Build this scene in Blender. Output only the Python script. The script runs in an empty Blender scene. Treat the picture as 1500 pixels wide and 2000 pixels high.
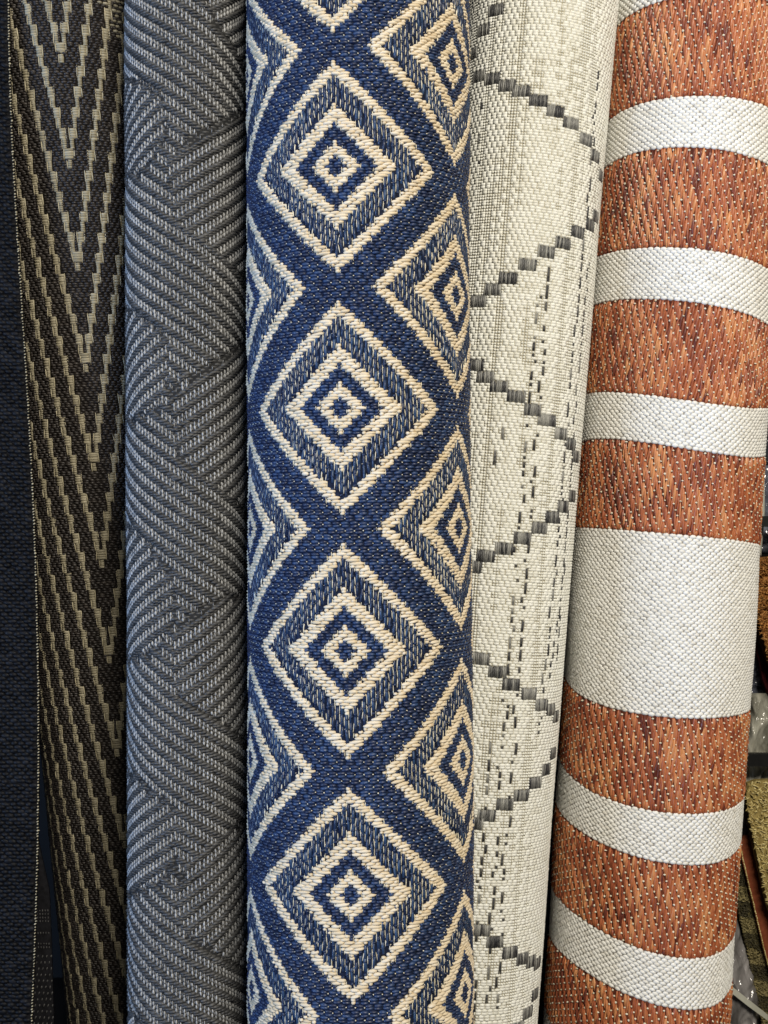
import bpy, math
import numpy as np

# ------------------------------------------------------------------ camera, light, exposure
K = 0.00028          # metres per unit; one unit = one photograph pixel at the depth of the navy roll's front
F = 2500.0           # focal length in photograph pixels
ZC = 0.40            # height of the camera above the floor
scene = bpy.context.scene
COL = scene.collection

cam = bpy.data.cameras.new('camera')
cam.sensor_fit = 'VERTICAL'; cam.sensor_height = 36.0; cam.lens = 36.0 * F / 2000.0
cam.clip_start = 0.01; cam.clip_end = 50
cam_o = bpy.data.objects.new('camera', cam); COL.objects.link(cam_o)
cam_o.location = (0, -F * K, ZC); cam_o.rotation_euler = (math.radians(90), 0, 0)
scene.camera = cam_o

world = bpy.data.worlds.new('World'); scene.world = world; world.use_nodes = True
bg = world.node_tree.nodes['Background']
bg.inputs[0].default_value = (0.80, 0.90, 1.0, 1); bg.inputs[1].default_value = 0.10

def area(name, loc, target, size, power, col):
    l = bpy.data.lights.new(name, 'AREA'); l.shape = 'RECTANGLE'; l.size = size[0]; l.size_y = size[1]
    l.energy = power; l.color = col
    o = bpy.data.objects.new(name, l); COL.objects.link(o); o.location = loc
    d = np.array(target) - np.array(loc)
    from mathutils import Vector
    o.rotation_euler = Vector(d).to_track_quat('-Z', 'Y').to_euler()
    return o
area('ceiling_lamp', (0.58, -1.60, 1.48), (0.05, 0, 0.42), (0.8, 0.35), 53, (1.0, 0.92, 0.79))
area('shop_window', (-1.75, -1.25, 0.12), (-0.10, 0, 0.24), (0.7, 0.6), 46, (0.40, 0.60, 1.0))
scene.view_settings.view_transform = 'Standard'; scene.view_settings.look = 'None'
scene.view_settings.gamma = 1.0; scene.view_settings.exposure = 0.0
scene.view_settings.use_curve_mapping = False
scene.render.engine = 'CYCLES'

# ------------------------------------------------------------------ helpers
RNG = np.random.default_rng(7)

def W(X, Y, Z):      # units -> world metres
    return np.stack([X * K, (Y - F) * K, ZC + Z * K], -1)

def unit_at(px, py, depth):
    return (px - 750) * depth / F, (1000 - py) * depth / F

def mesh_obj(name, verts, quads, mat, parent=None, smooth=True, st=None, kind=None, tris=None):
    me = bpy.data.meshes.new(name)
    v = np.asarray(verts, dtype=np.float64).reshape(-1, 3)
    if parent is not None: v = v - BASE[parent.name]
    nq = 0 if quads is None else len(quads); nt = 0 if tris is None else len(tris)
    me.vertices.add(len(v)); me.vertices.foreach_set('co', v.astype(np.float32).ravel())
    loops = []
    if nq: loops.append(np.asarray(quads, np.int32).ravel())
    if nt: loops.append(np.asarray(tris, np.int32).ravel())
    lp = np.concatenate(loops)
    me.loops.add(len(lp)); me.loops.foreach_set('vertex_index', lp)
    tot = np.concatenate([np.full(nq, 4, np.int32), np.full(nt, 3, np.int32)])
    start = np.concatenate([[0], np.cumsum(tot)[:-1]]).astype(np.int32)
    me.polygons.add(nq + nt); me.polygons.foreach_set('loop_start', start)
    me.polygons.foreach_set('use_smooth', np.full(nq + nt, smooth))
    me.update(calc_edges=True)
    if st is not None:
        at = me.attributes.new('st', 'FLOAT_VECTOR', 'POINT')
        at.data.foreach_set('vector', np.asarray(st, np.float32).ravel())
    me.materials.append(mat)
    o = bpy.data.objects.new(name, me); COL.objects.link(o)
    if parent is not None:
        o.parent = parent
        BASE[o.name] = BASE[parent.name]
    else:
        BASE[o.name] = np.zeros(3)
    if kind: o['kind'] = kind
    return o

BASE = {}
def thing(name, base, label, cat, group=None):
    o = bpy.data.objects.new(name, None); COL.objects.link(o)
    o.empty_display_size = 0.03; o.location = base
    BASE[o.name] = np.array(base, float)
    o['label'] = label; o['category'] = cat
    if group: o['group'] = group
    return o

# stitch templates: along profile (position, width, height)
PROF = {
    'oval':  ([-1, -.86, -.45, .0, .45, .86, 1], [.10, .55, .94, 1, .94, .55, .10], [-.1, .52, .93, 1, .93, .52, -.1], 5),
    'small': ([-1, -.72, 0, .72, 1], [.15, .72, 1, .72, .15], [-.1, .65, 1, .65, -.1], 4),
    'block': ([-1, -.84, 0, .84, 1], [.55, .92, 1, .92, .55], [-.25, .72, 1, .72, -.25], 4),
    'lens':  ([-1, -.6, 0, .6, 1], [.08, .62, 1, .62, .08], [-.1, .6, 1, .6, -.1], 4),
    'bar':   ([-1, -.88, 0, .88, 1], [.8, 1, 1, 1, .8], [-.2, .85, 1, .85, -.2], 4),
    'dot':   ([-1, 0, 1], [.35, 1, .35], [.0, 1, .0], 4),
    'blade': ([-1, 0, 1], [.6, 1, .15], [.0, 1, .6], 3),
}

class Bag:
    """collects stitches in surface coordinates and builds them as one woven piece"""
    def __init__(s): s.a = []
    def add(s, u, v, L, Wd, H, ang=0.0, h0=0.0, rnd=None):
        s.a.append((u, v, L, Wd, H, ang, h0, RNG.random() if rnd is None else rnd))
    def build(s, name, surf, mat, parent, prof='oval', jit=0.06, kind='stuff'):
        if not s.a: return None
        A = np.array(s.a, float); n = len(A)
        u, v, L, Wd, H, ang, h0, rnd = A.T
        if jit:
            L = L * (1 + jit * RNG.normal(size=n)); Wd = Wd * (1 + jit * RNG.normal(size=n))
            H = H * (1 + 1.5 * jit * RNG.normal(size=n)); ang = ang + jit * .9 * RNG.normal(size=n)
            u = u + Wd * jit * .7 * RNG.normal(size=n); v = v + Wd * jit * .7 * RNG.normal(size=n)
        pa, pw, ph, nb = PROF[prof]
        pa, pw, ph = map(np.array, (pa, pw, ph)); na = len(pa)
        phi = np.linspace(0, math.pi, nb); cb, sb = -np.cos(phi), np.sin(phi)
        lx = (L[:, None, None] / 2) * pa[None, :, None] + 0 * cb[None, None, :]
        ly = (Wd[:, None, None] / 2) * pw[None, :, None] * cb[None, None, :]
        lh = h0[:, None, None] - 0.8 + (H[:, None, None] + .8) * (ph[None, :, None] * sb[None, None, :])
        ca, sa = np.cos(ang)[:, None, None], np.sin(ang)[:, None, None]
        U = u[:, None, None] + lx * ca - ly * sa
        V = v[:, None, None] + lx * sa + ly * ca
        P = surf.map(U.ravel(), V.ravel(), lh.ravel())
        st = np.stack([lx, cb[None, None, :] * Wd[:, None, None] * .5 + 0 * lx, rnd[:, None, None] + 0 * lx], -1)
        g = np.arange(na * nb).reshape(na, nb)
        q = np.stack([g[:-1, :-1], g[1:, :-1], g[1:, 1:], g[:-1, 1:]], -1).reshape(-1, 4)
        Q = (q[None] + (np.arange(n) * na * nb)[:, None, None]).reshape(-1, 4)
        return mesh_obj(name, P, Q, mat, parent, True, st, kind)

def pl(x, pts):      # piecewise linear with linear extrapolation
    p = np.array(pts, float); xs, ys = p[:, 0], p[:, 1]
    y = np.interp(x, xs, ys)
    y = np.where(x < xs[0], ys[0] + (x - xs[0]) * (ys[1] - ys[0]) / (xs[1] - xs[0]), y)
    y = np.where(x > xs[-1], ys[-1] + (x - xs[-1]) * (ys[-1] - ys[-2]) / (xs[-1] - xs[-2]), y)
    return y

def project(X, Y, Z):
    return 750 + F * X / Y, 1000 - F * Z / Y

class Roll:
    """rolled rug: a round roll with a slightly slanted axis; u = arc length, v = height along the axis"""
    def __init__(s, axis, R, depth, lump=1.2, seed=0):
        # axis: (image row, image column) of the roll's middle; depth: (row, depth)
        rows = np.array([-400., 0, 500, 1000, 1500, 2000, 2500])
        d = pl(rows, depth); s.R = R
        cx = pl(rows, axis)
        Z = (1000 - rows) * d / F
        X = (cx - 750) * d / F
        o = np.argsort(Z); zz, xx, dd = Z[o], X[o], d[o]
        s.cx = np.polyfit(zz, xx, 2); s.cd = np.polyfit(zz, dd, 1)
        s.lump = lump; s.ph = np.random.default_rng(seed).random(8) * 6.28
    def axis(s, v): return np.polyval(s.cx, v), np.polyval(s.cd, v)
    def raw(s, u, v, h):
        th = u / s.R
        ax, ad = s.axis(v)
        dx = np.polyval(np.polyder(s.cx), v); n = np.sqrt(1 + dx * dx)
        p = s.ph
        lump = s.lump * (np.sin(2 * th + v / 330 + p[0]) + .7 * np.sin(3 * th - v / 210 + p[1]) + .5 * np.sin(5 * th + v / 120 + p[2]) + .5 * np.sin(v / 75 + p[3]))
        r = s.R + h + lump
        a = r * np.sin(th)
        return ax + a / n, ad - r * np.cos(th), v - a * dx / n
    def map(s, u, v, h): return W(*s.raw(u, v, h))
    def pix(s, u, v): return project(*s.raw(u, v, 0 * np.asarray(u, float)))
    def hit(s, px, py):
        th = np.radians(np.linspace(-84, 84, 600)); u = th * s.R
        v = (1000 - py) * (s.cd[-1] - s.R) / F + 0 * u
        for _ in range(8):
            X, Y, Z = s.raw(u, v, 0 * u)
            v = v + ((1000 - py) * Y / F - Z)
        qx, _ = s.pix(u, v)
        uu = float(np.interp(px, qx, u)); return uu, float(np.interp(uu, u, v))
    def core(s, name, mat, parent, v0, v1, layers=True):
        nt, nv = 120, 60
        th = np.linspace(-math.pi, math.pi, nt, endpoint=False); vv = np.linspace(v0, v1, nv)
        T, V = np.meshgrid(th, vv)
        P = s.map((T * s.R).ravel(), V.ravel(), np.full(T.size, -0.5))
        P = P.reshape(nv, nt, 3)
        lo, hi = P[0].copy(), P[-1].copy(); lo[:, 2] = max(0.0008, lo[:, 2].min()) if v0 < -1000 else lo[:, 2]
        P[0] = lo
        g = np.arange(nv * nt).reshape(nv, nt); g2 = np.roll(g, -1, 1)
        q = np.stack([g[:-1], g2[:-1], g2[1:], g[1:]], -1).reshape(-1, 4)
        c0, c1 = P[0].mean(0), P[-1].mean(0)
        V_ = np.concatenate([P.reshape(-1, 3), [c0, c1]]); b = nv * nt
        t = [(g2[0, i], g[0, i], b) for i in range(nt)] + [(g[-1, i], g2[-1, i], b + 1) for i in range(nt)]
        return mesh_obj(name, V_, q, mat, parent, True, None, None, t)

class Flat:
    def __init__(s, depth, lean=0.0): s.d = depth; s.lean = lean
    def map(s, u, v, h): return W(u, s.d - h + s.lean * v, v)

# ------------------------------------------------------------------ materials
def yarn(name, ramp, rough=.5, spec=.35, fibre=.35, fscale=1.0, sheen=0.0, tint=.0):
    m = bpy.data.materials.new(name); m.use_nodes = True
    nt = m.node_tree; N = nt.nodes; Lk = nt.links
    b = N['Principled BSDF']
    at = N.new('ShaderNodeAttribute'); at.attribute_name = 'st'
    sp = N.new('ShaderNodeSeparateXYZ'); Lk.new(at.outputs['Vector'], sp.inputs[0])
    mx = N.new('ShaderNodeMath'); mx.operation = 'MULTIPLY'; mx.inputs[1].default_value = .10 * fscale; Lk.new(sp.outputs[0], mx.inputs[0])
    my = N.new('ShaderNodeMath'); my.operation = 'MULTIPLY'; my.inputs[1].default_value = .75 * fscale; Lk.new(sp.outputs[1], my.inputs[0])
    mz = N.new('ShaderNodeMath'); mz.operation = 'MULTIPLY'; mz.inputs[1].default_value = 173.0; Lk.new(sp.outputs[2], mz.inputs[0])
    tw = N.new('ShaderNodeMath'); tw.operation = 'MULTIPLY_ADD'; tw.inputs[1].default_value = .12 * fscale
    Lk.new(sp.outputs[0], tw.inputs[0]); Lk.new(my.outputs[0], tw.inputs[2])
    cb = N.new('ShaderNodeCombineXYZ'); Lk.new(mx.outputs[0], cb.inputs[0]); Lk.new(tw.outputs[0], cb.inputs[1]); Lk.new(mz.outputs[0], cb.inputs[2])
    nz = N.new('ShaderNodeTexNoise'); nz.inputs['Scale'].default_value = 1.0; nz.inputs['Detail'].default_value = 3; Lk.new(cb.outputs[0], nz.inputs['Vector'])
    # large soft variation of the dye over the rug
    geo = N.new('ShaderNodeTexCoord')
    n2 = N.new('ShaderNodeTexNoise'); n2.inputs['Scale'].default_value = 22; n2.inputs['Detail'].default_value = 2; Lk.new(geo.outputs['Object'], n2.inputs['Vector'])
    f1 = N.new('ShaderNodeMath'); f1.operation = 'MULTIPLY_ADD'; f1.inputs[1].default_value = fibre; Lk.new(nz.outputs[0], f1.inputs[0])
    f0 = N.new('ShaderNodeMath'); f0.operation = 'MULTIPLY_ADD'; f0.inputs[1].default_value = 1 - fibre; f0.inputs[2].default_value = -.10; Lk.new(sp.outputs[2], f0.inputs[0])
    Lk.new(f0.outputs[0], f1.inputs[2])
    f2 = N.new('ShaderNodeMath'); f2.operation = 'MULTIPLY_ADD'; f2.inputs[1].default_value = .22; Lk.new(n2.outputs[0], f2.inputs[0]); Lk.new(f1.outputs[0], f2.inputs[2])
    cr = N.new('ShaderNodeValToRGB'); e = cr.color_ramp.elements
    while len(e) < len(ramp): e.new(.5)
    for i, (p, c) in enumerate(ramp): e[i].position = p; e[i].color = (*c, 1)
    Lk.new(f2.outputs[0], cr.inputs[0]); Lk.new(cr.outputs[0], b.inputs['Base Color'])
    bp = N.new('ShaderNodeBump'); bp.inputs['Strength'].default_value = .55; bp.inputs['Distance'].default_value = K * 1.2
    Lk.new(nz.outputs[0], bp.inputs['Height']); Lk.new(bp.outputs[0], b.inputs['Normal'])
    b.inputs['Roughness'].default_value = rough; b.inputs['Specular IOR Level'].default_value = spec
    if sheen: b.inputs['Sheen Weight'].default_value = sheen
    return m

def plain(name, c1, c2=None, rough=.6, spec=.3, scale=60, bump=.3, metal=0, stretch=(1, 1, 1)):
    m = bpy.data.materials.new(name); m.use_nodes = True
    nt = m.node_tree; N = nt.nodes; Lk = nt.links; b = N['Principled BSDF']
    tc = N.new('ShaderNodeTexCoord'); mp = N.new('ShaderNodeMapping'); mp.inputs['Scale'].default_value = stretch
    Lk.new(tc.outputs['Object'], mp.inputs[0])
    nz = N.new('ShaderNodeTexNoise'); nz.inputs['Scale'].default_value = scale; nz.inputs['Detail'].default_value = 5; Lk.new(mp.outputs[0], nz.inputs['Vector'])
    cr = N.new('ShaderNodeValToRGB'); e = cr.color_ramp.elements
    e[0].position = .35; e[1].position = .65; e[0].color = (*c1, 1); e[1].color = (*(c2 or c1), 1)
    Lk.new(nz.outputs[0], cr.inputs[0]); Lk.new(cr.outputs[0], b.inputs['Base Color'])
    bp = N.new('ShaderNodeBump'); bp.inputs['Strength'].default_value = bump; bp.inputs['Distance'].default_value = .001
    Lk.new(nz.outputs[0], bp.inputs['Height']); Lk.new(bp.outputs[0], b.inputs['Normal'])
    b.inputs['Roughness'].default_value = rough; b.inputs['Specular IOR Level'].default_value = spec; b.inputs['Metallic'].default_value = metal
    return m

def plastic(name, c1, c2, alpha=.55, rough=.14):
    m = plain(name, c1, c2, rough, .6, 45, .5, stretch=(1.6, 1, .5))  # pale and dark streaks painted into the colour imitate highlights on creased plastic
    b = m.node_tree.nodes['Principled BSDF']; b.inputs['Alpha'].default_value = alpha
    b.inputs['Coat Weight'].default_value = .5; b.inputs['Coat Roughness'].default_value = .08
    return m

M = {}
M['navy'] = yarn('navy_yarn', [(0, (.008, .012, .030)), (.45, (.014, .025, .066)), (.8, (.026, .055, .135)), (1, (.05, .105, .22))], .42, .5, .45)
M['navy_line'] = yarn('navy_warp_yarn', [(0, (.008, .012, .032)), (.5, (.013, .027, .070)), (1, (.038, .085, .17))], .40, .5, .5)
M['cream'] = yarn('cream_yarn', [(0, (.50, .37, .20)), (.3, (.64, .53, .36)), (.7, (.70, .61, .46)), (1, (.76, .68, .54))], .5, .35, .45)
M['ivory'] = yarn('ivory_thread', [(0, (.58, .52, .36)), (1, (.78, .74, .60))], .5, .3, .3)
M['white'] = yarn('white_yarn', [(0, (.65, .64, .56)), (.4, (.75, .75, .685)), (1, (.80, .805, .755))], .5, .35, .3)
M['dash'] = yarn('charcoal_fibre', [(0, (.012, .012, .014)), (.34, (.024, .025, .029)), (.5, (.13, .13, .125)), (.75, (.34, .34, .31)), (1, (.5, .5, .45))], .45, .4, .62, 1.3)
M['offwhite'] = yarn('off_white_yarn', [(0, (.62, .59, .52)), (.3, (.74, .73, .68)), (1, (.81, .805, .77))], .48, .35, .25)
M['straw'] = yarn('terracotta_straw', [(0, (.055, .014, .010)), (.24, (.14, .032, .017)), (.42, (.30, .078, .031)), (.62, (.43, .135, .052)), (.84, (.58, .26, .105))], .4, .45, .30, .8)
M['greydark'] = yarn('dark_grey_yarn', [(0, (.024, .024, .024)), (.5, (.056, .055, .053)), (1, (.12, .118, .112))], .45, .4, .6)
M['greylight'] = yarn('light_grey_yarn', [(0, (.14, .14, .14)), (.5, (.31, .31, .30)), (1, (.46, .46, .45))], .45, .4, .4)
M['tan'] = yarn('tan_yarn', [(0, (.15, .13, .088)), (.5, (.28, .25, .17)), (1, (.40, .36, .26))], .5, .3, .5)
M['tanrib'] = yarn('tan_rib_yarn', [(0, (.27, .235, .15)), (1, (.50, .45, .31))], .5, .3, .5)
M['brown'] = yarn('black_brown_yarn', [(0, (.010, .008, .007)), (.5, (.022, .018, .0155)), (1, (.060, .050, .042))], .45, .35, .55)
M['black'] = yarn('black_yarn', [(0, (.002, .002, .0025)), (.5, (.0042, .0046, .006)), (1, (.013, .014, .018))], .5, .13, .5)
M['c_navy'] = plain('navy_backing', (.006, .008, .018), (.012, .018, .04), .8, .1, 400, .2)
M['c_white'] = plain('white_backing', (.30, .275, .20), (.40, .37, .29), .85, .1, 400, .2)
M['c_off'] = plain('off_white_backing', (.22, .20, .17), (.32, .30, .26), .85, .1, 400, .2)
M['c_straw'] = plain('straw_backing', (.06, .016, .010), (.14, .04, .02), .8, .1, 300, .3)
M['c_grey'] = plain('grey_backing', (.018, .018, .018), (.03, .03, .03), .85, .1, 400, .2)
M['c_brown'] = plain('brown_backing', (.006, .005, .0045), (.012, .01, .009), .85, .1, 400, .2)
M['c_black'] = plain('black_backing', (.005, .005, .006), (.010, .010, .012), .85, .1, 400, .2)

VB = -ZC / K + 3          # bottom of every roll: on the floor
VT = 1620                 # top of every roll

# ------------------------------------------------------------------ setting
def sheet(name, x0, x1, y0, y1, z, mat):
    P = [(x0, y0, z), (x1, y0, z), (x1, y1, z), (x0, y1, z)]
    o = mesh_obj(name, P, [(0, 1, 2, 3)], mat); o['kind'] = 'structure'; return o
sheet('floor', -1.2, 1.2, -1.0, .45, 0, plain('floor_concrete', (.012, .0115, .011), (.018, .017, .016), .9, .1, 14, .2))
P = [(-1.2, .40, 0), (1.2, .40, 0), (1.2, .40, 1.4), (-1.2, .40, 1.4), (-1.2, .45, 0), (1.2, .45, 0), (1.2, .45, 1.4), (-1.2, .45, 1.4)]
wl = mesh_obj('wall', P, [(0, 1, 2, 3), (5, 4, 7, 6), (4, 0, 3, 7), (1, 5, 6, 2), (3, 2, 6, 7)], plain('wall_paint', (.006, .0058, .0052), (.008, .0075, .007), .8, .2, 20, .1), smooth=False)
wl['kind'] = 'structure'

def rug(name, surf, label, group='rolled rugs standing side by side'):
    ax, ad = surf.axis(VB)
    b = W(np.array(ax), np.array(ad), np.array(-ZC / K))
    return thing(name, tuple(b), label, 'rug', group)

# ------------------------------------------------------------------ navy and cream diamond rug
def navy_rug():
    S = Roll([(0, 699), (1000, 702), (2000, 706)], 234, [(0, 2740), (2000, 2705)], 1.0, 3)
    root = rug('rolled_rug', S, 'thick navy blue rolled rug with cream concentric diamonds, in the middle of the row')
    S.core('backing', M['c_navy'], root, VB, VT)
    c, r = 552 / 62, 473 / 78
    u0, _ = S.hit(655, 325); _, v0 = S.hit(655, 325); ub, _ = S.hit(685, 1745)
    tw = (u0 - ub) / (1420 * 1.0)
    U = lambda i, v: u0 + i * c + tw * (v - v0)
    umax = S.R * math.radians(104)
    vmin, vmax = -1120, 1120
    def cls(i, j):
        best = None
        for (a, b) in ((0, 0), (31, 39)):
            di = (i - a + 31) % 62 - 31; dj = (j - b + 39) % 78 - 39
            l = abs(di) * c + abs(dj) * r
            if best is None or l < best[0]: best = (l, round((i - di) / 31), round((j - dj) / 39))
        l = best[0]
        k = 'n0' if l < 23 else 'c1' if l < 50 else 'n1' if l < 85 else 'c2' if l < 122 else 's' if l < 181 else 'c3' if l < 209 else 'g'
        return k, best[1:]
    J0, J1 = int((vmin - v0) / r), int((vmax - v0) / r)
    I0, I1 = int((-umax - u0) / c) - 6, int((umax - u0) / c) + 6
    ground = Bag(); spots = Bag(); D = {}
    def dia(key):
        if key not in D: D[key] = dict(c1=Bag(), c2=Bag(), c3=Bag(), n=Bag(), s=Bag(), w=Bag())
        return D[key]
    T = {}
    for j in range(J0 - 3, J1 + 4):
        for i in range(I0 - 3, I1 + 4): T[i, j] = cls(i, j)
    ok = lambda u: abs(u) < umax
    for j in range(J0, J1):
        v = v0 + j * r
        i = I0
        # horizontal wefts
        while i < I1:
            k, key = T[i, j]
            u = U(i, v)
            if not ok(u): i += 1; continue
            if k[0] == 'c':
                e = i
                while T[e, j] == (k, key) and e < I1: e += 1
                s0 = i
                d = dia(key)
                if RNG.random() < .55: d['w'].add(U(s0 - .62, v), v, r * 1.7, 1.7, 2.2, math.pi / 2, 0)
                if RNG.random() < .55: d['w'].add(U(e - .38, v), v, r * 1.7, 1.7, 2.2, math.pi / 2, 0)
                p = s0
                if (s0 + j) % 2 and e - s0 > 2:
                    d[k].add(U(p, v), v, c * 1.02, r * 1.15, 4.3, .06); p += 1
                while p < e:
                    n = 2 if e - p != 3 or RNG.random() < .4 else 3
                    n = min(n, e - p)
                    d[k].add(U(p + (n - 1) / 2, v), v, c * (n + .30 if n > 1 else 1.05), r * 1.30, 5.1 if n > 1 else 4.1, .085)
                    p += n
                i = e
            elif k == 's':
                d = dia(key)
                if (j + (i * 2) % 5) % 4 == 0:
                    d['s'].add(u - c * .12, v + r, r * 4.5, c * .66, 3.3, math.pi / 2 + .02)
                if (j + i * 3) % 4 == 2: d['s'].add(u - c * .12, v, c * .78, r * .85, 3.5, 0, .3, .25)
                if (j + i) % 3 == 0 and T[i + 1, j][0] == 's' and RNG.random() < .85:
                    d['w'].add(U(i + .42, v), v + r * .5, r * 3.0, 1.8, 2.0, math.pi / 2, 0)
                if (j + i) % 3 == 1 and RNG.random() < .4:
                    d['w'].add(U(i + .55, v), v, c * .36, 1.4, 2.0, .3, 0)
                i += 1
            else:
                # basket weave: blocks of two columns by two rows, every second row of blocks shifted
                Jb = j // 2
                bag = ground if k == 'g' else dia(key)['n']
                first = (i + Jb) % 2 == 0
                if first and T[i + 1, j][0][0] in 'ng':
                    bag.add(U(i + .5, v), v, c * 1.92, r * 1.22, 4.6, .0)
                    if j % 2 == 0 and k == 'g' and T[i + 2, j][0][0] in 'ng' and RNG.random() < .8:
                        spots.add(U(i + 1.5, v), v + r * .5, 2.9, 2.7, 2.3, 0, .5)
                    i += 2
                else:
                    if not first and T[i - 1, j][0][0] in 'ng': i += 1; continue
                    bag.add(u, v, c * 1.0, r * 1.15, 4.0, 0); i += 1
    ground.build('navy_ground_weave', S, M['navy'], root, 'oval', .07)
    spots.build('warp_spots', S, M['ivory'], root, 'dot', .12)
    for key, d in sorted(D.items()):
        st = d['s'].build('diamond_motif', S, M['navy_line'], root, 'bar', .08)
        p = st if st is not None else root
        d['n'].build('navy_filling', S, M['navy'], p, 'oval', .07)
        for k, nm in (('c3', 'outer_ring'), ('c2', 'middle_ring'), ('c1', 'inner_ring')):
            d[k].build(nm, S, M['cream'], p, 'oval', .075)
        d['w'].build('warp_threads', S, M['ivory'], p, 'small', .1)
navy_rug()

# ------------------------------------------------------------------ white rug with dark dashes
def white_rug():
    S = Roll([(0, 1061), (400, 1025), (600, 1006), (840, 987), (1000, 976), (1240, 956), (1400, 942), (1600, 928), (2000, 901)], 178, [(0, 3054), (2000, 3050)], .8, 5)
    root = rug('rolled_rug', S, 'chalk white rolled rug with grey dashes in zigzag lines, between navy and striped rolls')
    S.core('backing', M['c_white'], root, VB, VT)
    c, r = 5.9 * 1.15, 5.72 * 1.15
    umin, umax = S.R * math.radians(-75), S.R * math.radians(112)
    vmin, vmax = -1290, 1290
    uo, vo = S.hit(1030, 517); uo -= 2.5 * c; vo -= 1.5 * r
    I0, I1 = int((umin - uo) / c), int((umax - uo) / c); J0, J1 = int((vmin - vo) / r), int((vmax - vo) / r)
    dashes = [(968,20),(945,57),(924,103),(937,147),(962,155),(988,166),(1020,179),(1054,199),(1087,220),(1118,244),(1145,274),(1163,308),(1173,342),
      (1162,425),(1152,441),(1130,455),(1099,473),(1065,493),(1030,517),(993,541),(960,566),(933,591),(927,716),(949,737),(976,756),(1009,777),(1042,800),
      (1072,823),(1095,846),(1114,868),(1125,892),(1117,969),(1101,991),(1080,1012),(1053,1033),(1020,1053),(986,1071),(950,1088),(926,1105),(939,1289),
      (969,1313),(1001,1338),(1032,1357),(1057,1375),(1075,1389),(1085,1400),(1080,1474),(1066,1504),(1046,1531),(1017,1554),(984,1574),(950,1592),(926,1608),
      (942,1819),(968,1841),(997,1860),(1022,1872),(1038,1877),(1049,1884),(1044,1945),(1031,1980),(1010,2010)]
    used = set()
    for n, (x, y) in enumerate(dashes):
        u, v = S.hit(x, y)
        i0 = round((u - uo) / c - 2.5); j0 = round((v - vo) / r - 1.5)
        b = Bag(); ns = 9
        if any((i, j) in used for i in range(i0 + 2, i0 + 4) for j in range(j0 + 1, j0 + 3)): continue
        for i in range(i0, i0 + 6):
            for j in range(j0, j0 + 4): used.add((i, j))
        for q in range(ns):
            b.add(uo + (i0 - .5 + (q + .5) * 6 / ns) * c, vo + (j0 + 1.5) * r, r * 4.15, c * 6 / ns * 1.25, 2.6 + RNG.random(), math.pi / 2 + RNG.normal() * .05, .2)
        b.build('grey_dash', S, M['dash'], root, 'bar', .05)
    # lines of short dark threads running along the roll
    lines = [([(1167,143),(1144,418),(1108,825),(1074,1238),(1052,1440)], .55), ([(1149,499),(1124,820),(1091,1207),(1070,1330)], .42), ([(1052,567),(1031,821),(1000,1220),(976,1540)], .55),
             ([(1073,532),(1051,830),(1021,1238),(996,1540),(970,1985)], .5), ([(983,822),(972,914)], .4), ([(958,1430),(949,1580),(932,1769),(925,1990)], .5), ([(972,1632),(964,1786),(950,1960)], .5),
             ([(1100,1100),(1088,1290)], .4), ([(938,195),(934,330)], .35)]
    for pts, dens in lines:
        b = Bag(); uv = [S.hit(*p) for p in pts]
        uv.sort(key=lambda t: t[1]); vs = [t[1] for t in uv]; us = [t[0] for t in uv]
        j = round((vs[0] - vo) / r); je = round((vs[-1] - vo) / r)
        while j < je:
            n = int(RNG.choice([1, 2, 3, 4, 5], p=[.3, .22, .2, .2, .08])); i = round((np.interp(vo + j * r, vs, us) - uo) / c + RNG.choice([-.9, 0, 0, 0, 0, 0, 0, .9]))
            if RNG.random() < dens and not any((i, q) in used for q in range(j, j + n)):
                for q in range(j, j + n): used.add((i, q))
                tone = RNG.choice([.02, .08, .25, .7], p=[.5, .2, .15, .15])
                for w in (-.22, .22):
                    b.add(uo + (i + w) * c, vo + (j + (n - 1) / 2) * r, r * n * 1.02, c * .52, 1.7, math.pi / 2, 0, tone)
                j += n
            j += 1
        b.build('dark_thread_line', S, M['dash'], root, 'bar', .05)
    blocks, dots, warp = Bag(), Bag(), Bag()
    # runs where the weave opens into single dots
    nz = np.random.default_rng(11)
    field = nz.random((400, 60))
    colrun = {i: nz.random() for i in range(I0 - 4, I1 + 4)}
    for J in range(J0 // 2, J1 // 2):
        sft = J % 2
        for i in range(I0 + (I0 + sft) % 2, I1, 2):
            cells = [(i + a, 2 * J + b) for a in (0, 1) for b in (0, 1)]
            free = [q for q in cells if q not in used]
            cr_ = colrun[i] if sft == 0 else colrun[i + 1]
            seg = field[(i * 3) % 400, int((J + 400 * colrun[i]) / 9) % 60]
            open_ = (min(colrun[i], colrun.get(i + 1, 1)) < .09) or (seg < .13)
            if len(free) == 4 and not open_:
                rd = RNG.random()
                for b in (0, 1):
                    blocks.add(uo + (i + .5) * c, vo + (2 * J + b + (.06 if b == 0 else -.06)) * r, c * 1.92, r * 1.28, 3.3, 0, 0, min(1, max(0, rd + RNG.normal() * .12)))
            else:
                rowfree = {}
                for (a, b) in free: rowfree.setdefault(b, []).append(a)
                for b, aa in rowfree.items():
                    if len(aa) == 2 and not open_:
                        blocks.add(uo + (i + .5) * c, vo + b * r, c * 1.85, r * 1.05, 3.6)
                    else:
                        for a in aa: dots.add(uo + a * c, vo + b * r, c * .90, r * .92, 3.4)
    blocks.build('white_block_weave', S, M['white'], root, 'block', .045)
    dots.build('white_dot_weave', S, M['white'], root, 'small', .06)
white_rug()

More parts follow.
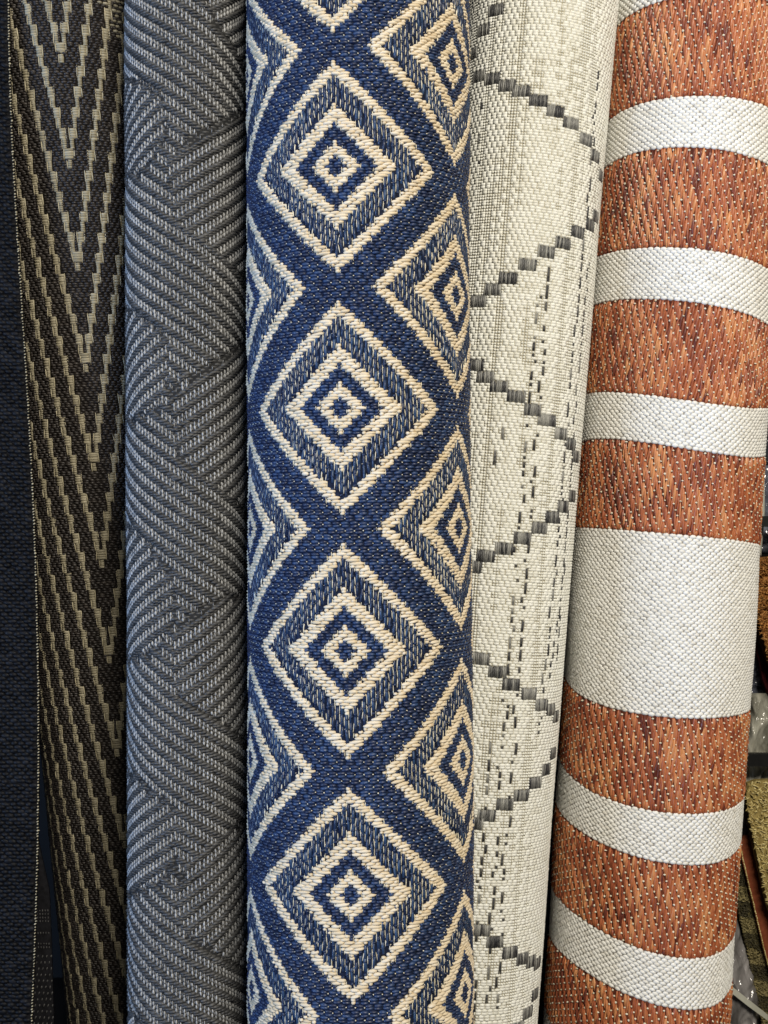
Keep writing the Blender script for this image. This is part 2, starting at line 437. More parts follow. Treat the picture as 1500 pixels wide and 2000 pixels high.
# ------------------------------------------------------------------ terracotta straw rug with off-white bands
def striped_rug():
    S = Roll([(0, 1366), (600, 1326), (1000, 1302), (1500, 1271), (2000, 1241)], 221, [(0, 3130), (2000, 3130)], 1.8, 9)
    root = rug('rolled_rug', S, 'terracotta straw rolled rug with off-white bands, at the right end of the row')
    S.core('backing', M['c_straw'], root, VB, VT)
    E = [  # band edges, top to bottom, pairs of photograph points
      [[(1206,-75),(1300,-122),(1380,-135),(1520,-100)], [(1206,50),(1249,17),(1300,1),(1380,-14),(1520,10)]],
      [[(1186,240),(1267,203),(1376,184),(1500,211)], [(1178,330),(1249,298),(1376,287),(1500,322)]],
      [[(1164,505),(1200,492),(1313,484),(1413,494),(1480,515)], [(1154,599),(1190,587),(1300,585),(1403,599),(1450,608),(1485,625)]],
      [[(1142,772),(1180,766),(1300,777),(1400,790),(1480,798)], [(1131,863),(1260,863),(1300,870),(1400,885),(1478,893)]],
      [[(1126,1031),(1250,1037),(1380,1051),(1466,1060)], [(1114,1338),(1140,1362),(1200,1383),(1300,1400),(1400,1402),(1445,1395)]],
      [[(1103,1500),(1147,1541),(1200,1565),(1270,1585),(1346,1589),(1435,1575)], [(1098,1590),(1147,1629),(1224,1668),(1316,1689),(1362,1687),(1432,1668)]],
      [[(1084,1745),(1132,1790),(1194,1830),(1290,1869),(1347,1869),(1422,1846)], [(1079,1838),(1132,1888),(1208,1934),(1290,1968),(1347,1968),(1416,1946)]],
      [[(1066,1985),(1150,2070),(1290,2140),(1412,2115)], [(1066,2085),(1150,2170),(1290,2240),(1412,2215)]],
    ]
    def curve(pts):
        uv = np.array([S.hit(*p) for p in pts]); o = np.argsort(uv[:, 0]); uv = uv[o]
        k = 2 if len(pts) < 5 else 3
        co = np.polyfit(uv[:, 0], uv[:, 1], k); lo, hi = uv[0, 0], uv[-1, 0]
        def f(u):
            uc = np.clip(u, lo, hi); y = np.polyval(co, uc)
            sl = np.clip(np.polyval(np.polyder(co), uc), -.25, .25)
            return y + sl * (u - uc)
        return f
    C = [(curve(a), curve(b)) for a, b in E]
    umax = S.R * math.radians(105); s = 1.164
    pu = 13.2 * s
    # off-white bands
    for n, (ft, fb) in enumerate(C):
        mid = float(ft(np.array(0.)) - fb(np.array(0.)))
        rows = max(3, round(mid / (5.75 * s)))
        b = Bag(); m = int(umax / pu) + 1
        for q in range(rows):
            t = (q + .5) / rows
            for i in range(-m, m + 1):
                u = (i + .5 * (q % 2)) * pu
                if abs(u) > umax: continue
                v = float(ft(u) * (1 - t) + fb(u) * t)
                sl = float((ft(u + 4) * (1 - t) + fb(u + 4) * t) - v) / 4
                h = float(ft(u) - fb(u)) / rows
                b.add(u, v, pu * .98, min(h * 1.56, 10.6), 3.1, math.atan(sl) + .05, 0)
        if n == 0: pass
        back = []
        uu = np.linspace(-umax, umax, 60); rr = np.linspace(0, 1, 5)
        Ug, Tg = np.meshgrid(uu, rr); Vg = ft(Ug) * (1 - Tg) + fb(Ug) * Tg
        Pm = S.map(Ug.ravel(), Vg.ravel(), np.full(Ug.size, .35))
        g = np.arange(Ug.size).reshape(Ug.shape)
        qd = np.stack([g[:-1, :-1], g[1:, :-1], g[1:, 1:], g[:-1, 1:]], -1).reshape(-1, 4)
        o = b.build('off_white_band', S, M['offwhite'], root, 'oval' if 0 < n < 7 else 'small', .055)
        mesh_obj('band_backing', Pm, qd, M['c_off'], o)
    # straw bands between
    a = np.array([13.2, 5.4]) * s; bb = np.array([4.2, -11.6]) * s
    lim = [(C[n][1], C[n + 1][0]) for n in range(7)]
    for n, (ft, fb) in enumerate(lim):
        st, lo_, dt = Bag(), Bag(), Bag()
        vm = float(ft(0.)); vn = float(fb(0.))
        ph = RNG.random(2) * 10
        cfield = np.random.default_rng(40 + n)
        fx = cfield.random(4) * 6.28
        d = 3 * bb - a; tilt = (-.02, .0, -.09, .0, .02, .02, .02)[n]
        for i in range(-60, 61):
            for j in range(-70, 71):
                p = i * a + j * bb + ph
                u, v = p[0], p[1] + (vm + vn) / 2
                if abs(u) > umax: continue
                T_, B_ = float(ft(u)), float(fb(u))
                if v > T_ + 22 or v < B_ - 2: continue
                base = .46 + .07 * math.sin(u / 31 + fx[0]) + .06 * math.sin(u / 13 + v / 90 + fx[1]) + .08 * math.sin(v / 37 + u / 50 + fx[2])
                rd = np.clip(base + .09 + RNG.normal() * .21, 0, 1)
                v1, v2 = min(v, T_ + 1.5), max(v + d[1], B_ - 1.5)
                if v1 - v2 > 9:
                    L = v1 - v2
                    st.add(u + d[0] / 2, (v1 + v2) / 2, L * 1.05, 8.2 * s * (.65 + .55 * RNG.random()), 3.4 + 2.6 * RNG.random(), math.pi / 2 + tilt + RNG.normal() * .05, 0, rd)
                    if RNG.random() < .55:
                        st.add(u + d[0] / 2 + RNG.normal() * 3, (v1 + v2) / 2, L * .9, 3.0, 5.6, math.pi / 2 + tilt + RNG.normal() * .10, 0, np.clip(rd + .15 + RNG.normal() * .2, 0, 1))
                if B_ + 3 < v < T_ - 3:
                    dt.add(u, v, 4.7 * s, 4.3 * s, 3.8, 0, 1.4)
        o = st.build('straw_band', S, M['straw'], root, 'lens', .05)
        dt.build('binding_threads', S, M['ivory'], o, 'dot', .14)
striped_rug()

# ------------------------------------------------------------------ grey herringbone rug
def grey_rug():
    S = Roll([(0, 366), (1000, 367), (2000, 371)], 133, [(0, 2835), (2000, 2850)], .9, 12)
    root = rug('rolled_rug', S, 'slim grey rolled rug with fine herringbone weave, left of the navy roll')
    S.core('backing', M['c_grey'], root, VB, VT)
    lam = [[(262,150),(310,172),(320,195),(325,245),(315,275),(298,305),(262,340)], [(262,600),(284,617),(306,635),(324,652),(327,705),(324,750),(319,784),(300,796),(262,815)],
           [(262,1020),(284,1049),(310,1084),(334,1110),(338,1145),(345,1180),(335,1215),(310,1258),(262,1280)], [(262,1510),(290,1537),(325,1557),(345,1582),(347,1640),(345,1675),(310,1720),(262,1740)], [(262,1975),(300,2010),(340,2080)]]
    nu = [[(360,-90),(397,5),(429,42),(455,88),(490,150)], [(490,205),(370,265),(330,310),(330,340),(340,430),(390,470),(430,500),(490,545)],
          [(490,655),(446,684),(406,714),(361,733),(330,760),(334,818),(338,860),(362,900),(388,924),(415,943),(490,1000)],
          [(490,1145),(459,1159),(397,1180),(362,1201),(338,1252),(338,1322),(352,1357),(394,1384),(415,1401),(490,1450)],
          [(490,1585),(440,1625),(395,1665),(348,1712),(350,1800),(380,1832),(428,1860),(490,1895)]]
    def sign(px, py):
        for L in lam:
            ys = [p[1] for p in L]
            if ys[0] <= py <= ys[-1] and px < np.interp(py, ys, [p[0] for p in L]): return 1
        for L in nu:
            ys = [p[1] for p in L]
            if ys[0] <= py <= ys[-1] and px > np.interp(py, ys, [p[0] for p in L]): return 1
        return -1
    s = 1.085; c = 8.0 * s; per = 31.0 * s; slope = .66
    umax = S.R * math.radians(108)
    dark, light, fill = Bag(), Bag(), Bag()
    m = int(umax / c) + 1
    for i in range(-m, m + 1):
        u = i * c
        for kk in range(-42, 42):
            for sg in (1, -1):
                # '\' lines fall to the right (sg -1), '/' lines rise
                v = kk * per + sg * slope * u + (0 if sg < 0 else 9)
                if abs(v) > 1215: continue
                px, py = S.pix(np.array([u]), np.array([v]))
                if sign(px[0], py[0]) != sg: continue
                dark.add(u, v + 2.6, c * 2.15, 7.2 * s, 4.6, .10 if sg < 0 else .20)
                if RNG.random() < .8: dark.add(u, v - 3.4, c * 1.7, 4.6 * s, 3.2, .10 if sg < 0 else .2)
                for q, L in ((-1, 1), (1, 1)):
                    v2 = v - per * .5 + q * 4.0 * s
                    px, py = S.pix(np.array([u]), np.array([v2]))
                    if sign(px[0], py[0]) != sg: continue
                    light.add(u, v2, 9.6 * s, (4.3 if q < 0 else 3.9) * s, 3.0, math.pi / 2 + .05, 0)
                v3 = v - per * .5
                light.add(u + c * .5, v3, 7.5 * s, 1.7, 1.5, math.pi / 2, 0, .05)
                fill.add(u + c * .5, v3 + 4, 3.5, 3.0, 2.0); fill.add(u + c * .5, v3 - 4, 3.5, 3.0, 2.0)
    for j in range(-200, 200):
        for i in range(-m, m + 1, 2):
            u = (i + j % 2) * c; v = j * 6.2 * s
            if abs(v) < 1215 and abs(u) < umax: fill.add(u, v, c * 1.9, 6.6 * s, 2.6, .08, -1.6)
    dark.build('dark_grey_weft', S, M['greydark'], root, 'oval', .08)
    light.build('light_grey_warp', S, M['greylight'], root, 'small', .09)
    fill.build('grey_filling', S, M['greydark'], root, 'small', .1)
grey_rug()

# ------------------------------------------------------------------ dark brown rug with tan chevrons
def tan_rug():
    S = Roll([(0, 124), (1000, 210), (2000, 296)], 208, [(0, 3005), (2000, 3335)], 1.0, 21)
    root = rug('rolled_rug', S, 'black-brown rolled rug with stepped tan chevrons, behind the slim grey roll')
    S.core('backing', M['c_brown'], root, VB, VT)
    tips = [(118,98),(135,302),(152,501),(168,698),(179,889),(199,1080),(213,1267),(229,1455),(242,1637)]
    uv = np.array([S.hit(*t) for t in tips])
    k = np.arange(len(tips)); cv = np.polyfit(k, uv[:, 1], 1); cu = np.polyfit(uv[:, 1], uv[:, 0], 1)
    s = 1.20
    rise = 37.0 * s; run = 7.6 * s
    umin, umax = S.R * math.radians(-102), S.R * math.radians(62)
    vlo, vhi = -1390, 1260
    cells = {}
    r = 4.6 * s; c = 5.6 * s
    stripes = []
    def mark(u0, u1, v0, v1):
        for i in range(int(math.floor(u0 / c)), int(math.ceil(u1 / c)) + 1):
            for j in range(int(math.floor(v0 / r)), int(math.ceil(v1 / r)) + 1):
                if u0 < i * c < u1 and v0 < j * r < v1: cells[i, j] = 1
    for n in range(-9, 20):
        vt = np.polyval(cv, n); ut0 = np.polyval(cu, vt)
        ax = lambda v: np.polyval(cu, v)
        b, ribs = Bag(), Bag()
        def seg(uc, vc, w, h, nt, rl, rr):
            if not (umin < uc < umax and vlo < vc < vhi): return
            mark(uc - w / 2 - .5, uc + w / 2 + .5, vc - h / 2, vc + h / 2)
            for q in range(nt):
                b.add(uc, vc - h / 2 + (q + .5) * h / nt, w * 1.02, h / nt * 1.18, 3.2, 0, .3)
            if rl: ribs.add(uc - w / 2 - 1.0, vc - (h * .1 if rl < 0 else 0), h * 1.25, 2.6, 2.6, math.pi / 2 + .01, .6)
            if rr: ribs.add(uc + w / 2 + 1.0, vc - (h * .1 if rr < 0 else 0), h * 1.25, 2.6, 2.6, math.pi / 2 - .01, .6)
        # tip of the chevron and the short tail below it
        seg(ax(vt), vt, 17 * s, 18.5 * s, 4, 1, 1)
        seg(ax(vt - 18 * s), vt - 18.5 * s, 8 * s, 15 * s, 4, 1, 0)
        for q in range(1, 30):
            for sd in (-1, 1):
                v = vt + q * rise - 1 * s; u = ax(v) + sd * (q * run + 2.0 * s)
                seg(u, v, 11.5 * s, 19 * s, 4, 1 if sd > 0 else 0, 1)
                v2 = v - rise * .5; u2 = ax(v2) + sd * ((q - .5) * run + 3.0 * s)
                seg(u2, v2, 7.5 * s, 18 * s, 5, 1 if sd < 0 else 0, 0)
        stripes.append((b, ribs))
    for b, ribs in stripes:
        o = b.build('tan_chevron', S, M['tan'], root, 'block', .05)
        if o is not None: ribs.build('edge_rib', S, M['tanrib'], o, 'small', .06)
    g = Bag(); gt = Bag()
    for J in range(int(vlo / r / 2), int(vhi / r / 2)):
        for I in range(int(umin / c / 2), int(umax / c / 2)):
            i = 2 * I + J % 2
            u = (i + .5) * c
            px, py = S.pix(np.array([u]), np.array([2 * J * r]))
            corner = px[0] > 192 + .55 * max(0, py[0]) and py[0] < 75
            for bq in (0, 1):
                j = 2 * J + bq
                o0, o1 = (i, j) in cells, (i + 1, j) in cells
                bag = gt if corner and not (o0 and o1) and bq == 0 else g
                if not o0 and not o1: bag.add(u, j * r, c * 1.95, r * 1.30, 4.2, -.12 if bq else -.05)
                elif o0 != o1: g.add((i + (1 if o0 else 0)) * c, j * r, c * 1.0, r * 1.2, 3.4)
    g.build('black_brown_ground_weave', S, M['brown'], root, 'small', .09)
    gt.build('tan_corner_weave', S, M['tan'], root, 'small', .09)
tan_rug()

# ------------------------------------------------------------------ black rug whose loose end shows a pale edge
class FlapSurf:
    Ls, R, D = 262.0, 146.0, 2800.0
    def __init__(s, edge, D): 
        p = np.array(edge, float); s.D = D
        z = (1000 - p[:, 0]) * D / F; x = (p[:, 1] - 750) * D / F; o = np.argsort(z)
        s.co = np.polyfit(z[o], x[o], 4); s.lo, s.hi = z.min(), z.max()
    def xe(s, v): 
        vc = np.clip(v, s.lo - 60, s.hi + 60); return np.polyval(s.co, vc)
    def map(s, u, v, h):
        u = np.asarray(u, float); v = np.asarray(v, float); h = np.asarray(h, float)
        xe = s.xe(v); ph = np.maximum(0, -s.Ls - u) / s.R
        uu = np.maximum(u, -s.Ls)
        wob = 3 * np.sin(v / 260 + 1) * (1 + uu / s.Ls)
        X = xe + uu - (s.R + h) * np.sin(ph)
        Y = s.D + wob + s.R - (s.R + h) * np.cos(ph)
        return W(X, Y, v)

def black_rug():
    edge = [(0,17),(100,20),(200,23),(300,27),(400,31),(500,35),(600,42),(700,50),(800,55),(900,61),(1000,66),(1100,69),(1200,72),(1300,75),(1450,76),(1550,76),(1625,74),(1750,72),(1850,68),(1900,66),(2000,62)]
    S = FlapSurf(edge, 2800.0)
    xb = float(S.xe(np.array(VB))) - S.Ls
    root = thing('rolled_rug', tuple(W(np.array(xb), np.array(S.D + S.R), np.array(-ZC / K))), 'charcoal black rolled rug, its loose end edged with a pale thread, at far left', 'rug', 'rolled rugs standing side by side')
    def sheet_mesh(name, surf, us, th, v0, v1, mat, nv=60):
        vv = np.linspace(v0, v1, nv); Ug, Vg = np.meshgrid(us, vv)
        A = surf.map(Ug.ravel(), Vg.ravel(), np.full(Ug.size, -.5)); B = surf.map(Ug.ravel(), Vg.ravel(), np.full(Ug.size, -th))
        n, m = Ug.shape; g = np.arange(n * m).reshape(n, m); h = g + n * m
        q = [np.stack([g[:-1, :-1], g[:-1, 1:], g[1:, 1:], g[1:, :-1]], -1).reshape(-1, 4), np.stack([h[:-1, :-1], h[1:, :-1], h[1:, 1:], h[:-1, 1:]], -1).reshape(-1, 4)]
        q.append(np.stack([g[:-1, -1], h[:-1, -1], h[1:, -1], g[1:, -1]], -1)); q.append(np.stack([g[:-1, 0], g[1:, 0], h[1:, 0], h[:-1, 0]], -1))
        q.append(np.stack([g[0, :-1], h[0, :-1], h[0, 1:], g[0, 1:]], -1)); q.append(np.stack([g[-1, :-1], g[-1, 1:], h[-1, 1:], h[-1, :-1]], -1))
        return mesh_obj(name, np.concatenate([A, B]), np.concatenate(q), mat, root)
    us = np.concatenate([np.linspace(-S.Ls - S.R * 5.6, -S.Ls, 60), np.linspace(-S.Ls + 20, 0, 8)])
    sheet_mesh('backing', S, us, 11, VB, VT, M['c_black'])
    w, e = Bag(), Bag()
    c, r = 15.5 * 1.12, 7.4 * 1.12
    for j in range(-150, 150):
        for i in range(0, 26):
            u = -7 - (i + .5 * (j % 2)) * c
            v = j * r
            if abs(v) < 1200: w.add(u - 4, v, c * 1.12, r * 1.35, 4.2, -.16)
    v = -1200
    while v < 1200:
        e.add(-1.0, v, 4.8, 3.3, 2.6, .5, 0); v += 6.3 + RNG.random() * .6
    w.build('black_weave', S, M['black'], root, 'oval', .1)
    e.build('pale_edge_thread', S, M['tanrib'], root, 'dot', .2)
    # the next layer of the same rug, peeping out near the bottom
    edge2 = [(0,-8),(400,8),(800,30),(1200,48),(1500,60),(1650,76),(1740,96),(1850,100),(2000,104)]
    S2 = FlapSurf(edge2, 2845.0); p = np.array(edge2, float)
    zz = (1000 - p[:, 0]) * 2845 / F; xx = (p[:, 1] - 750) * 2845 / F; o = np.argsort(zz); zz, xx = zz[o], xx[o]
    S2.xe = lambda v: np.interp(v, zz, xx); S2.Ls = 262
    sheet_mesh('inner_layer', S2, np.linspace(-250, 0, 20), 10, VB, VT, M['c_black'], 120)
    t = Bag()
    for py in list(range(1778, 1800, 7)) + [1822, 1843, 1850]:
        for q in range(6): t.add(-4 - q * 6.0, (1000 - py) * 2845 / F, 5, 2.6, 2, math.pi / 2, 0, RNG.random() * .5)
    for py in range(1868, 2060, 12):
        for q in range(5): t.add(-5 - q * 9.5 + (py // 12 % 2) * 4, (1000 - py) * 2845 / F, 7, 3.2, 2, 1.2, 0, RNG.random() * .5)
    t.build('inner_light_ticks', S2, M['greydark'], root, 'small', .12)
black_rug()

# ------------------------------------------------------------------ shop rack and goods glimpsed at the right
def prism(name, pts, depth, thick, mat, parent, lean=0.0, bev=4):
    """outline in photograph pixels at a real depth, given thickness"""
    p = np.array([unit_at(x, y, depth) for x, y in pts]); n = len(p)
    cen = p.mean(0); ins = cen + (p - cen) * (1 - bev / np.abs(p - cen).max())
    L = lambda q, d: W(q[:, 0], d + lean * q[:, 1], q[:, 1])
    V = np.concatenate([L(ins, depth), L(p, depth + bev), L(p, depth + thick - bev), L(ins, depth + thick)])
    q = []
    for k in range(3):
        for i in range(n): q.append((k * n + i, k * n + (i + 1) % n, (k + 1) * n + (i + 1) % n, (k + 1) * n + i))
    me = bpy.data.meshes.new(name)
    b = BASE[parent.name] if parent is not None else np.zeros(3)
    me.from_pydata([tuple(v) for v in (V - b)], [], [tuple(range(n))] + q + [tuple(range(3 * n, 4 * n))[::-1]])
    me.update(); me.materials.append(mat)
    o = bpy.data.objects.new(name, me); COL.objects.link(o)
    if parent is not None: o.parent = parent
    BASE[o.name] = b
    import bmesh
    bm = bmesh.new(); bm.from_mesh(me); bmesh.ops.recalc_face_normals(bm, faces=bm.faces); bm.to_mesh(me); bm.free()
    return o

def inside(pts, x, y):
    c = False; n = len(pts)
    for i in range(n):
        (x1, y1), (x2, y2) = pts[i], pts[(i + 1) % n]
        if (y1 > y) != (y2 > y) and x < (x2 - x1) * (y - y1) / (y2 - y1) + x1: c = not c
    return c

def fuzz(name, pts, depth, mat, parent, n, L, Wd, H, lean=0.0, up=0.0, bands=0):
    xs = [p[0] for p in pts]; ys = [p[1] for p in pts]; b = Bag(); k = 0
    while k < n:
        x, y = RNG.uniform(min(xs), max(xs)), RNG.uniform(min(ys), max(ys))
        if not inside(pts, x, y): continue
        u, v = unit_at(x, y, depth); k += 1
        b.add(u, v, L * RNG.uniform(.6, 1.3), Wd, H * RNG.uniform(.4, 1.4), RNG.uniform(0, 6.28) if up == 0 else math.pi / 2 + RNG.normal() * up, 0,
              None if not bands else float(np.clip(.5 + .55 * np.sign(math.sin(v / bands + .012 * u)) + RNG.normal() * .12, 0, 1)))
    return b.build(name, Flat(depth, lean), mat, parent, 'blade', .1)

def bag_mesh(name, pts, depth, thick, mat, parent, amp=9, seed=1, fold=(1, 0)):
    """crinkled plastic wrapping: a pillow over the outline with sharp folds"""
    g = np.random.default_rng(seed)
    xs = [p[0] for p in pts]; ys = [p[1] for p in pts]
    nx, ny = 110, 110
    # outline sampled per row
    yy = np.linspace(min(ys), max(ys), ny); rows = []
    for y in yy:
        hit = []
        for i in range(len(pts)):
            (x1, y1), (x2, y2) = pts[i], pts[(i + 1) % len(pts)]
            if (y1 <= y <= y2) or (y2 <= y <= y1):
                hit.append(x1 if y1 == y2 else x1 + (x2 - x1) * (y - y1) / (y2 - y1)); 
                if y1 == y2: hit.append(x2)
        rows.append((min(hit), max(hit)))
    t = np.linspace(0, 1, nx)
    X = np.array([a + (b - a) * t for a, b in rows]); Y = np.repeat(yy[:, None], nx, 1)
    f = np.zeros_like(X)
    for k in range(16):
        ang = g.normal() * .55 + math.atan2(fold[1], fold[0]); w = g.uniform(3.5, 9) if k % 2 else g.uniform(9, 26)
        wx = X + 9 * np.sin(Y / g.uniform(18, 40) + g.random() * 6) + 4 * np.sin(Y / g.uniform(7, 15) + g.random() * 6)
        ph = (wx * math.cos(ang) + Y * math.sin(ang) * .6) / w + g.random() * 6.28
        msk = .5 + .5 * np.sin(Y / g.uniform(20, 50) + X / g.uniform(15, 40) + g.random() * 6)
        f += (1 - np.abs(np.sin(ph))) ** 1.5 * w / 10 * msk
    f = (f - f.mean()) / f.std() / 2.6
    edge = np.minimum(1, np.minimum(np.minimum(t, 1 - t)[None, :] * 7, np.minimum((yy - yy[0]), (yy[-1] - yy))[:, None] / 14))
    edge = np.sqrt(np.clip(edge, 0, 1))
    U, V = unit_at(X, Y, depth)
    front = W(U, depth + thick * .5 * (1 - edge) - amp * f * edge, V).reshape(-1, 3)
    back = W(U, depth + thick * (1 - .5 * (1 - edge)), V).reshape(-1, 3)
    gi = np.arange(nx * ny).reshape(ny, nx); h = gi + nx * ny
    q = [np.stack([gi[:-1, :-1], gi[1:, :-1], gi[1:, 1:], gi[:-1, 1:]], -1).reshape(-1, 4), np.stack([h[:-1, :-1], h[:-1, 1:], h[1:, 1:], h[1:, :-1]], -1).reshape(-1, 4)]
    return mesh_obj(name, np.concatenate([front, back]), np.concatenate(q), mat, parent, True)

def shop_goods():
    M['bar'] = plain('black_powder_coat', (.003, .003, .003), (.005, .005, .005), .5, .2, 200, .1)
    M['coir'] = yarn('coir_fibre', [(0, (.10, .035, .008)), (.5, (.30, .13, .030)), (1, (.55, .32, .11))], .6, .2, .3)
    M['c_coir'] = plain('coir_base', (.10, .04, .012), (.18, .08, .022), .9, .1, 150, .5)
    M['loop'] = yarn('straw_vinyl_loop', [(0, (.22, .16, .05)), (.5, (.42, .34, .13)), (1, (.58, .50, .24))], .4, .4, .2)
    M['c_loop'] = plain('loop_base', (.16, .115, .035), (.26, .20, .07), .8, .2, 150, .5)
    M['red'] = plain('dark_red_felt', (.030, .004, .005), (.050, .008, .009), .9, .1, 200, .4)
    M['rust'] = plain('rust_brown_felt', (.13, .032, .014), (.18, .05, .022), .9, .1, 250, .5)
    M['rustedge'] = plain('rust_edge', (.16, .10, .05), (.24, .16, .09), .8, .1, 250, .4)
    M['bris'] = yarn('bristle_fibre', [(0, (.014, .012, .008)), (.5, (.10, .085, .035)), (1, (.24, .20, .09))], .6, .2, .3)
    M['c_bris'] = plain('bristle_base', (.016, .014, .008), (.09, .075, .03), .9, .1, 45, .5, stretch=(.4, 1, 1.6))
    M['wrapgrey'] = plastic('clear_wrap_grey', (.06, .055, .052), (.30, .285, .28), .93)
    M['wrapolive'] = plastic('clear_wrap_olive', (.09, .087, .066), (.46, .45, .38), .93)
    M['wrapdark'] = plastic('clear_wrap_dark', (.008, .009, .012), (.09, .10, .12), .97, .1)
    M['wrapblue'] = plastic('clear_wrap_blue', (.01, .012, .022), (.16, .17, .21), .95, .12)
    M['wrappink'] = plastic('clear_wrap_pink', (.22, .17, .15), (.34, .28, .26), .95, .2)
    M['wrapcream'] = plastic('clear_wrap_cream', (.36, .36, .30), (.52, .52, .45), .93, .15)
    XR = 1660
    bx = lambda x, y, d: unit_at(x, y, d)
    # black rack with three cross bars and an upright outside the picture
    DB = 3370
    base = W(np.array(bx(1660, 1000, DB)[0]), np.array(DB + 20.), np.array(-ZC / K))
    rk = thing('display_rack', tuple(base), 'black metal display rack whose thin bars cross behind the striped roll', 'rack')
    for y0, y1, nm in ((584, 601, 0), (1008, 1029, 1), (1473, 1497, 2)):
        x0 = 1320
        prism('cross_bar', [(x0, y0), (XR + 15, y0), (XR + 15, y1), (x0, y1)], DB, 26, M['bar'], rk, 0, 2.5)
    for x in (1330, 1660):
        zt = 400; pts = [(x - 9, -330), (x + 9, -330), (x + 9, 1000 + ZC / K * F / DB), (x - 9, 1000 + ZC / K * F / DB)]
        prism('upright', pts, DB + 27, 24, M['bar'], rk, 0, 2.5)
    def item(name, label, cat, pts, depth, builder):
        xs = [p[0] for p in pts]; ys = [p[1] for p in pts]
        u, v = unit_at((min(xs) + max(xs)) / 2, max(ys), depth)
        t = thing(name, tuple(W(np.array(u), np.array(float(depth)), np.array(v))), label, cat)
        builder(t); return t
    DI = 3430
    p1 = [(1462, 420), (XR, 420), (XR, 806), (1462, 806)]
    item('wrapped_mat', 'pinkish grey plastic-wrapped mat beside the upper straw band', 'mat', p1, DI + 70, lambda t: bag_mesh('wrapping', p1, DI + 70, 80, M['wrappink'], t, 14, 4))
    p2 = [(1456, 808), (XR, 808), (XR, 905), (1456, 905)]
    item('plastic_bag', 'dark crinkled plastic bag just below the pinkish wrapped mat', 'bag', p2, DI + 20, lambda t: bag_mesh('wrapping', p2, DI + 20, 80, M['wrapdark'], t, 26, 5, (1, 1)))
    p3 = [(1452, 850), (1484, 850), (1492, 880), (1497, 930), (1498, 1000), (1490, 1088), (1450, 1088)]
    item('wrapped_mat', 'pale plastic-wrapped mat with a rounded edge above the coir mat', 'mat', p3, DI - 20, lambda t: bag_mesh('wrapping', p3, DI - 20, 36, M['wrapcream'], t, 6, 6))
    p3b = [(1470, 907), (XR, 907), (XR, 1083), (1470, 1083)]
    item('wrapped_mat', 'dark blue plastic-wrapped mat crossed by the middle rack bar', 'mat', p3b, DI + 30, lambda t: bag_mesh('wrapping', p3b, DI + 30, 60, M['wrapblue'], t, 20, 7))
    p4 = [(1479, 1090), (1520, 1087), (XR, 1080), (XR, 1420), (1560, 1392), (1520, 1330), (1494, 1262), (1478, 1200), (1467, 1172), (1469, 1130)]
    def coir(t):
        prism('mat_body', p4, DI - 40, 55, M['c_coir'], t, 0, 8)
        fuzz('coir_pile', p4, DI - 40, M['coir'], t, 5200, 15, 2.0, 7)
    item('coir_doormat', 'shaggy golden brown coir doormat on the rack', 'mat', p4, DI - 40, coir)
    p5 = [(1440, 1130), (1468, 1165), (1482, 1215), (1500, 1290), (1540, 1400), (1500, 1362), (1474, 1300), (1462, 1230), (1440, 1190)]
    p5 = [(1436, 1120), (1500, 1120), (1560, 1300), (1560, 1400), (1515, 1392), (1490, 1330), (1476, 1270), (1464, 1215), (1436, 1170)]
    item('felt_mat', 'dark red felt mat sticking out below the coir doormat', 'mat', p5, DI + 20, lambda t: prism('mat_body', p5, DI + 20, 24, M['red'], t, 0, 4))
    p6 = [(1432, 1165), (1462, 1190), (1476, 1260), (1500, 1340), (XR, 1350), (XR, 1372), (1432, 1372)]
    item('plastic_bag', 'crinkled dark blue plastic bag under the red felt mat', 'bag', p6, DI + 62, lambda t: bag_mesh('wrapping', p6, DI + 62, 50, M['wrapblue'], t, 24, 8, (1, 1)))
    p7 = [(1438, 1362), (1460, 1356), (XR, 1356), (XR, 1548), (1430, 1548)]
    item('wrapped_mat', 'olive grey plastic-wrapped mat crossed by the lowest rack bar', 'mat', p7, DI + 10, lambda t: bag_mesh('wrapping', p7, DI + 10, 44, M['wrapolive'], t, 24, 9, (1, .4)))
    p8 = [(1462, 1532), (1480, 1526), (XR, 1520), (XR, 1900), (1530, 1850), (1500, 1770), (1488, 1715), (1472, 1648), (1458, 1575), (1456, 1545)]
    def loop(t):
        prism('mat_body', p8, DI - 45, 40, M['c_loop'], t, 0, 10)
        fuzz('loop_pile', p8, DI - 45, M['loop'], t, 3600, 11, 3.2, 6)
    item('loop_doormat', 'straw yellow looped vinyl doormat below the lowest rack bar', 'mat', p8, DI - 45, loop)
    p9 = [(1418, 1500), (1475, 1500), (1475, 1660), (1418, 1660)]
    item('wrapped_mat', 'grey plastic-wrapped mat behind the looped doormat corner', 'mat', p9, DI + 66, lambda t: bag_mesh('wrapping', p9, DI + 66, 40, M['wrapgrey'], t, 16, 10))
    pa = [(1443, 1642), (1452, 1634), (1472, 1630), (1484, 1690), (1500, 1770), (1530, 1900), (1505, 1905), (1490, 1850), (1474, 1780), (1457, 1710), (1446, 1668)]
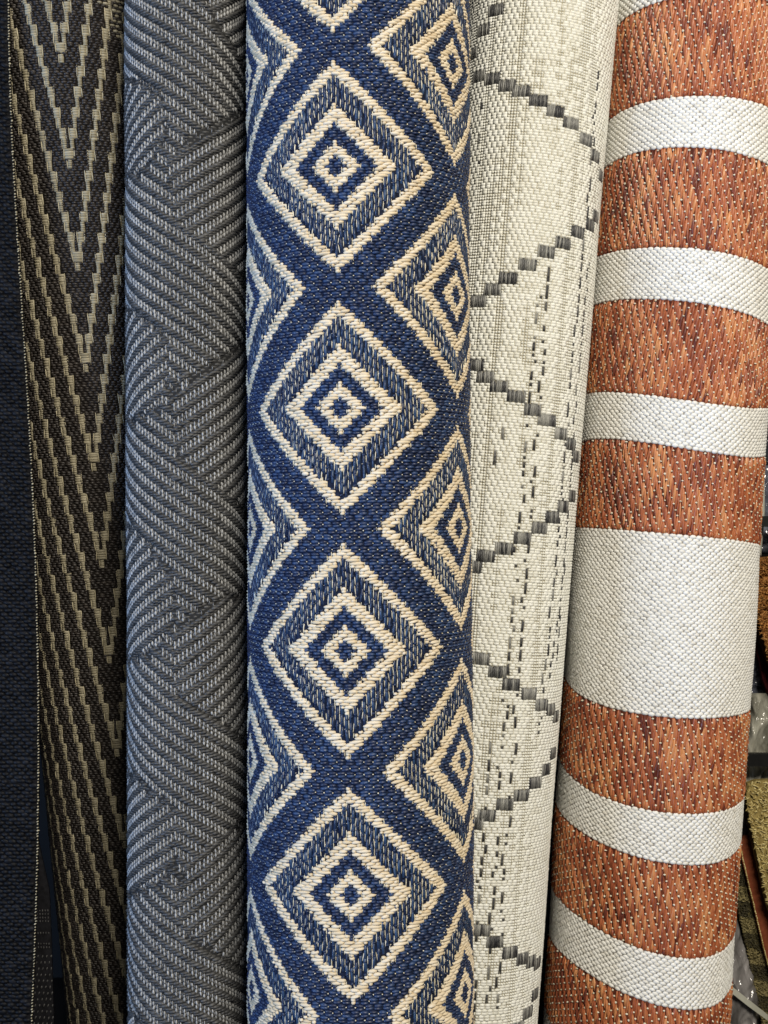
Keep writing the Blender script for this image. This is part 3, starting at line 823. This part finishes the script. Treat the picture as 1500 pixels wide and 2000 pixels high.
    def rust(t):
        prism('mat_body', pa, DI - 2, 16, M['rust'], t, 0, 3)
        ed = Bag()
        ep = [(1446, 1660), (1457, 1710), (1474, 1780), (1490, 1850), (1504, 1903)]
        for (x0, y0), (x1, y1) in zip(ep[:-1], ep[1:]):
            for q in range(16):
                u, v = unit_at(x0 + (x1 - x0) * q / 16, y0 + (y1 - y0) * q / 16, DI - 2)
                ed.add(u + 2, v, 7, 4, 3, 1.8)
        ed.build('stitched_edge', Flat(DI - 2), M['loop'], t, 'small', .1)
    item('felt_mat', 'rust brown felt mat slanting beside the looped doormat', 'mat', pa, DI - 2, rust)
    pb = [(1425, 1640), (1446, 1636), (1462, 1720), (1480, 1800), (1500, 1880), (1540, 2000), (1540, 2090), (1500, 2060), (1478, 1950), (1460, 1860), (1445, 1790), (1425, 1700)]
    def bris(t):
        prism('mat_body', pb, DI + 18, 40, M['c_bris'], t, 0, 6)
        fuzz('bristle_pile', pb, DI + 18, M['bris'], t, 3200, 8, 2.2, 6, 0, 0, 13)
    item('bristle_doormat', 'dark bristle doormat with olive bands beside the rust felt mat', 'mat', pb, DI + 18, bris)
    pc = [(1395, 1700), (1437, 1770), (1456, 1840), (1470, 1880), (1484, 1930), (1490, 1975), (1488, 2150), (1380, 2150)]
    def lowbag(t):
        bag_mesh('wrapping', pc, DI + 4, 70, M['wrapgrey'], t, 20, 12, (1, .5))
        ps = [(1400, 1906), (1424, 1922), (1462, 1952), (1500, 1982), (1500, 1994), (1462, 1966), (1424, 1936), (1400, 1920)]
        prism('strap', ps, DI - 22, 3, M['wrapcream'], t, 0, .8)
    item('wrapped_roll', 'grey plastic-wrapped bundle with a clear strap at the lower right', 'bundle', pc, DI + 4, lowbag)
    pd = [(1420, 1850), (XR, 1850), (XR, 2160), (1420, 2160)]
    item('wrapped_mat', 'dark wrapped mat at the back of the lower right corner', 'mat', pd, DI + 110, lambda t: bag_mesh('wrapping', pd, DI + 110, 40, M['wrapdark'], t, 14, 13))
shop_goods()
